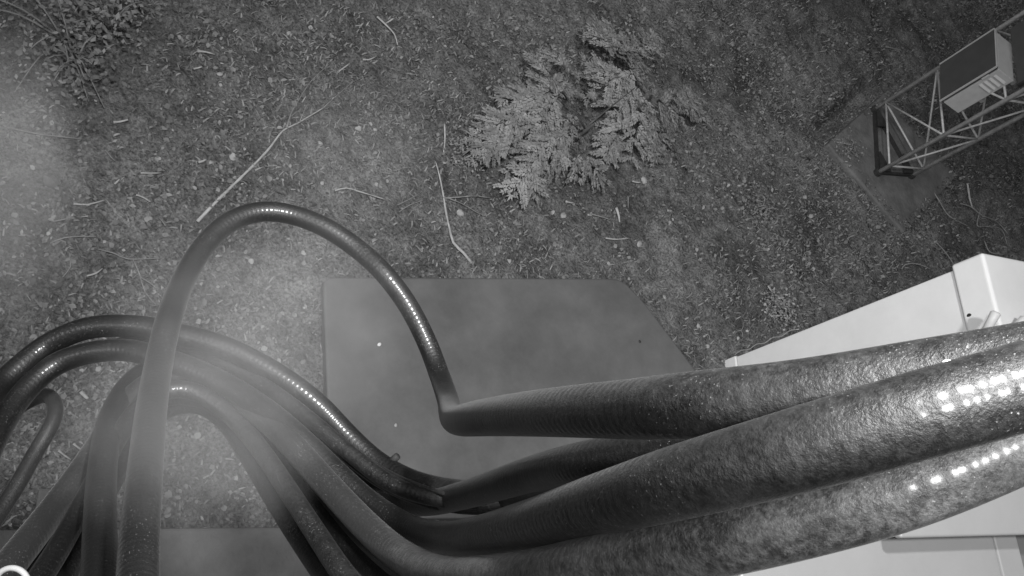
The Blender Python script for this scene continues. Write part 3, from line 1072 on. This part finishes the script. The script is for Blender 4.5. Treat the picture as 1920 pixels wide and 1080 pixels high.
for pts, wp, lb in TW:
    if len(pts) == 2:
        a, b = pts
        pts = [a, ((a[0] + b[0]) / 2, (a[1] + b[1]) / 2 + .5), b]
    twig('twig', pts, wp, lb, 'wood' if wp >= 4.4 else 'wood_dull', taper=.6)

# brambles between tower and white cabinet
for pts, lb in (([(1740, 345), (1765, 370, .05), (1790, 400, .06), (1815, 425, .02)], 'bramble stem from the tower foot towards the white cabinet'),
                ([(1838, 390), (1838, 420, .05), (1855, 421, .06), (1878, 430, .03), (1888, 460, .01)], 'hooked bramble stem right of the other bramble'),
                ([(1800, 382), (1825, 386, .04), (1850, 400, .06), (1872, 415, .05), (1890, 440, .01)], 'long arching bramble at the right edge'),
                ([(1845, 452), (1862, 470, .03), (1885, 478, .02)], 'short bramble just above the white cabinet lid'),
                ([(1755, 455), (1772, 475, .02), (1790, 500, .01)], 'short dark bramble against the white cabinet'),
                ([(1690, 505), (1705, 493, .05), (1725, 492, .05), (1745, 505, .02)], 'small arched stem at the top edge of the white cabinet')):
    twig('bramble_stem', pts, 3, lb, 'wood_dull', .03, 'bramble', 'bramble stems at right', taper=.6)


def stone(px, py, wpx, seed, label, name='stone', m='stone', flat=.55, cat='stone'):
    r = np.random.default_rng(seed)
    p = on_ground(px, py, .0)
    d = np.linalg.norm(p - C)
    rad_ = wpx / F * d / 2
    import bmesh
    bm = bmesh.new()
    bmesh.ops.create_icosphere(bm, subdivisions=2, radius=1)
    dirs = r.normal(0, 1, (5, 3))
    for v in bm.verts:
        c = np.array(v.co)
        k = 1 + .18 * sum(math.sin(3 * float(c @ q)) for q in dirs) / 2.2
        v.co = Vector(c * rad_ * k * np.array([1.15, .9, flat]))
    me_ = bpy.data.meshes.new(name)
    bm.to_mesh(me_)
    bm.free()
    o = link(name, me_, M[m], None, False)
    o.location = Vector(p + UP * rad_ * .35)
    o.rotation_euler = (r.normal(0, .2), r.normal(0, .2), r.uniform(0, 6))
    return tag(o, label, cat, 'pale stones and chips on the ground')


ST = [(436, 295, 12, 'round pale stone left of the fallen branch middle'), (541, 65, 9, 'bright pebble near the top, left of centre'), (249, 545, 17, 'pale angular stone just left of the loop cable'),
      (633, 290, 9, 'round dull pebble right of the fallen branch'), (600, 269, 8, 'small pebble right of the branch fork'), (672, 242, 10, 'pale chip in the moss between branch and stick'),
      (703, 244, 7, 'tiny pebble right of the mossy chip'), (862, 401, 14, 'pale stone beside the crooked branch'), (705, 347, 8, 'pebble above the cable loop shoulder'), (604, 344, 8, 'bright pebble at the top right of the loop'),
      (955, 491, 8, 'bright pebble above the slab, right of the crooked branch'), (1140, 495, 8, 'bright pebble above the right end of the slab'), (1055, 405, 13, 'pale crumbly stone under the cedar'),
      (1245, 558, 8, 'pebble to the right of the slab corner'), (1197, 458, 11, 'pale stone by the bowed stick'), (1206, 339, 13, 'pale flat stone right of the bark strip'), (775, 487, 12, 'dull round stone above the slab, by the loop cable'),
      (412, 140, 8, 'small pebble below the short stick near the top'), (569, 475, 9, 'pale pebble inside the top of the loop'), (470, 490, 10, 'pale pebble inside the loop, left'), (165, 918, 12, 'bright stone beside the pavers, between cables'),
      (1418, 412, 10, 'grey stone in the open grass'), (283, 410, 6, 'tiny pale pebble left of the branch foot'), (1320, 257, 12, 'dull stone right of the cedar sprays'), (1585, 272, 20, 'grey lump at the corner of the tower pad'),
      (1325, 650, 9, 'pebble between slab and white cabinet, lower'), (1308, 612, 8, 'pebble between slab and white cabinet, upper'), (95, 342, 22, 'broad faint stone at the far left'), (395, 305, 8, 'chip-like pebble right of the stubby chip')]
for k, (x, y, wp, lb) in enumerate(ST):
    stone(x, y, wp, 500 + k, lb, m='concrete' if wp > 16 or 'dull' in lb or 'grey' in lb or 'faint' in lb else 'stone')
# specks on the slab
for k, (x, y, wp, m_, lb) in enumerate(((711, 646, 7, 'white', 'tiny bright speck on the slab, upper left'), (742, 797, 6, 'stone', 'tiny bright speck low on the slab'), (1199, 640, 5, 'dark_iron', 'small dark speck near the clipped side of the slab'))):
    o = stone(x, y, wp, 600 + k, lb, 'speck', m_, .5, 'speck')
    q = G(x, y, ZS)
    o.location = Vector(q + UP * .002)
    o['group'] = 'specks on the slab'


# ------------------------------------------------------------------ added mist puffs, standing in for smears and glare at the lens
def haze(px, py, depth, rx, ry, rz, density, seed, nscale=3.0):
    """a small added puff of mist: closed ellipsoid, density fading to its rim"""
    import bmesh
    bm = bmesh.new()
    bmesh.ops.create_icosphere(bm, subdivisions=3, radius=1)
    me_ = bpy.data.meshes.new('haze')
    bm.to_mesh(me_)
    bm.free()
    m = bpy.data.materials.new('mist')  # volume added to imitate smears on the lens
    m.use_nodes = True
    t = m.node_tree
    t.nodes.remove(t.nodes['Principled BSDF'])
    pv = t.nodes.new('ShaderNodeVolumePrincipled')
    pv.inputs['Color'].default_value = (.95, .95, .95, 1)
    tc = t.nodes.new('ShaderNodeTexCoord')
    ln = t.nodes.new('ShaderNodeVectorMath')
    ln.operation = 'LENGTH'
    t.links.new(tc.outputs['Object'], ln.inputs[0])
    n = t.nodes.new('ShaderNodeTexNoise')
    n.inputs['Scale'].default_value = nscale
    n.inputs['Detail'].default_value = 2
    mp = t.nodes.new('ShaderNodeMapping')
    mp.inputs['Location'].default_value = (seed * 3.1, seed * 1.7, 0)
    t.links.new(tc.outputs['Object'], mp.inputs['Vector'])
    t.links.new(mp.outputs[0], n.inputs['Vector'])
    e = math_node(t, 'ADD', ln.outputs['Value'], math_node(t, 'MULTIPLY', math_node(t, 'SUBTRACT', n.outputs['Fac'], .5), .7))
    mr = t.nodes.new('ShaderNodeMapRange')
    mr.interpolation_type = 'SMOOTHSTEP'
    mr.inputs[1].default_value, mr.inputs[2].default_value = .25, .95
    mr.inputs[3].default_value, mr.inputs[4].default_value = density, 0
    t.links.new(e, mr.inputs[0])
    t.links.new(mr.outputs[0], pv.inputs['Density'])
    t.links.new(pv.outputs[0], t.nodes['Material Output'].inputs['Volume'])
    o = link('haze', me_, m)
    k = depth / F
    mw = M4.to_3x3().to_4x4()
    o.rotation_euler = mw.to_euler()
    o.scale = (rx * k, ry * k, rz)
    o.location = Vector(P(px, py, depth))
    return tag(o, None, None, 'added mist in place of lens smears', 'stuff')


for a, lb in (((375, 810, .62, 330, 270, .10, 1.5, 1), 'dense added mist puff, for the lens smear over the cable bundle'),
              ((500, 590, .80, 360, 250, .16, .8, 2), 'thin added mist veil, for the lens smear inside the cable loop'),
              ((-10, 330, .80, 200, 380, .12, 1.4, 3), 'pale added mist, for the lens smear along the left edge'),
              ((640, 290, .95, 260, 170, .16, .22, 4), 'faint added mist veil, for the lens smear right of the fallen branch')):
    tag(haze(*a), lb, 'mist')

# water drops on the thick cables
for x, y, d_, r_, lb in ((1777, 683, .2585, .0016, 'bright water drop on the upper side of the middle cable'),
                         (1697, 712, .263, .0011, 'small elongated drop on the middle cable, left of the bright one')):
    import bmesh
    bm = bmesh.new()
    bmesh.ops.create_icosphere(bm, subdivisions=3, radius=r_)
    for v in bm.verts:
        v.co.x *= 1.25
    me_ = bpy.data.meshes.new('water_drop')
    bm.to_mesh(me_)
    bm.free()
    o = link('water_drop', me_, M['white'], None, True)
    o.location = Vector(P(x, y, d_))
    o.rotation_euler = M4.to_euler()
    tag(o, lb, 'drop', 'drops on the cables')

# pieces that belong to a part become its sub-parts (parts sit at their thing's origin, so nothing moves)
def sub(thing_, part, kinds):
    p = next(c for c in thing_.children if c.name.split('.')[0] == part)
    for c in list(thing_.children):
        if c.name.split('.')[0] in kinds:
            c.parent = p


sub(cb, 'body', ('louver', 'bracket'))
sub(cb, 'door', ('door_rim', 'gasket', 'latch'))
sub(wc, 'lid', ('screw', 'latch'))
sub(br, 'stem', ('fork',))
sub(b2, 'stem', ('side_twig',))
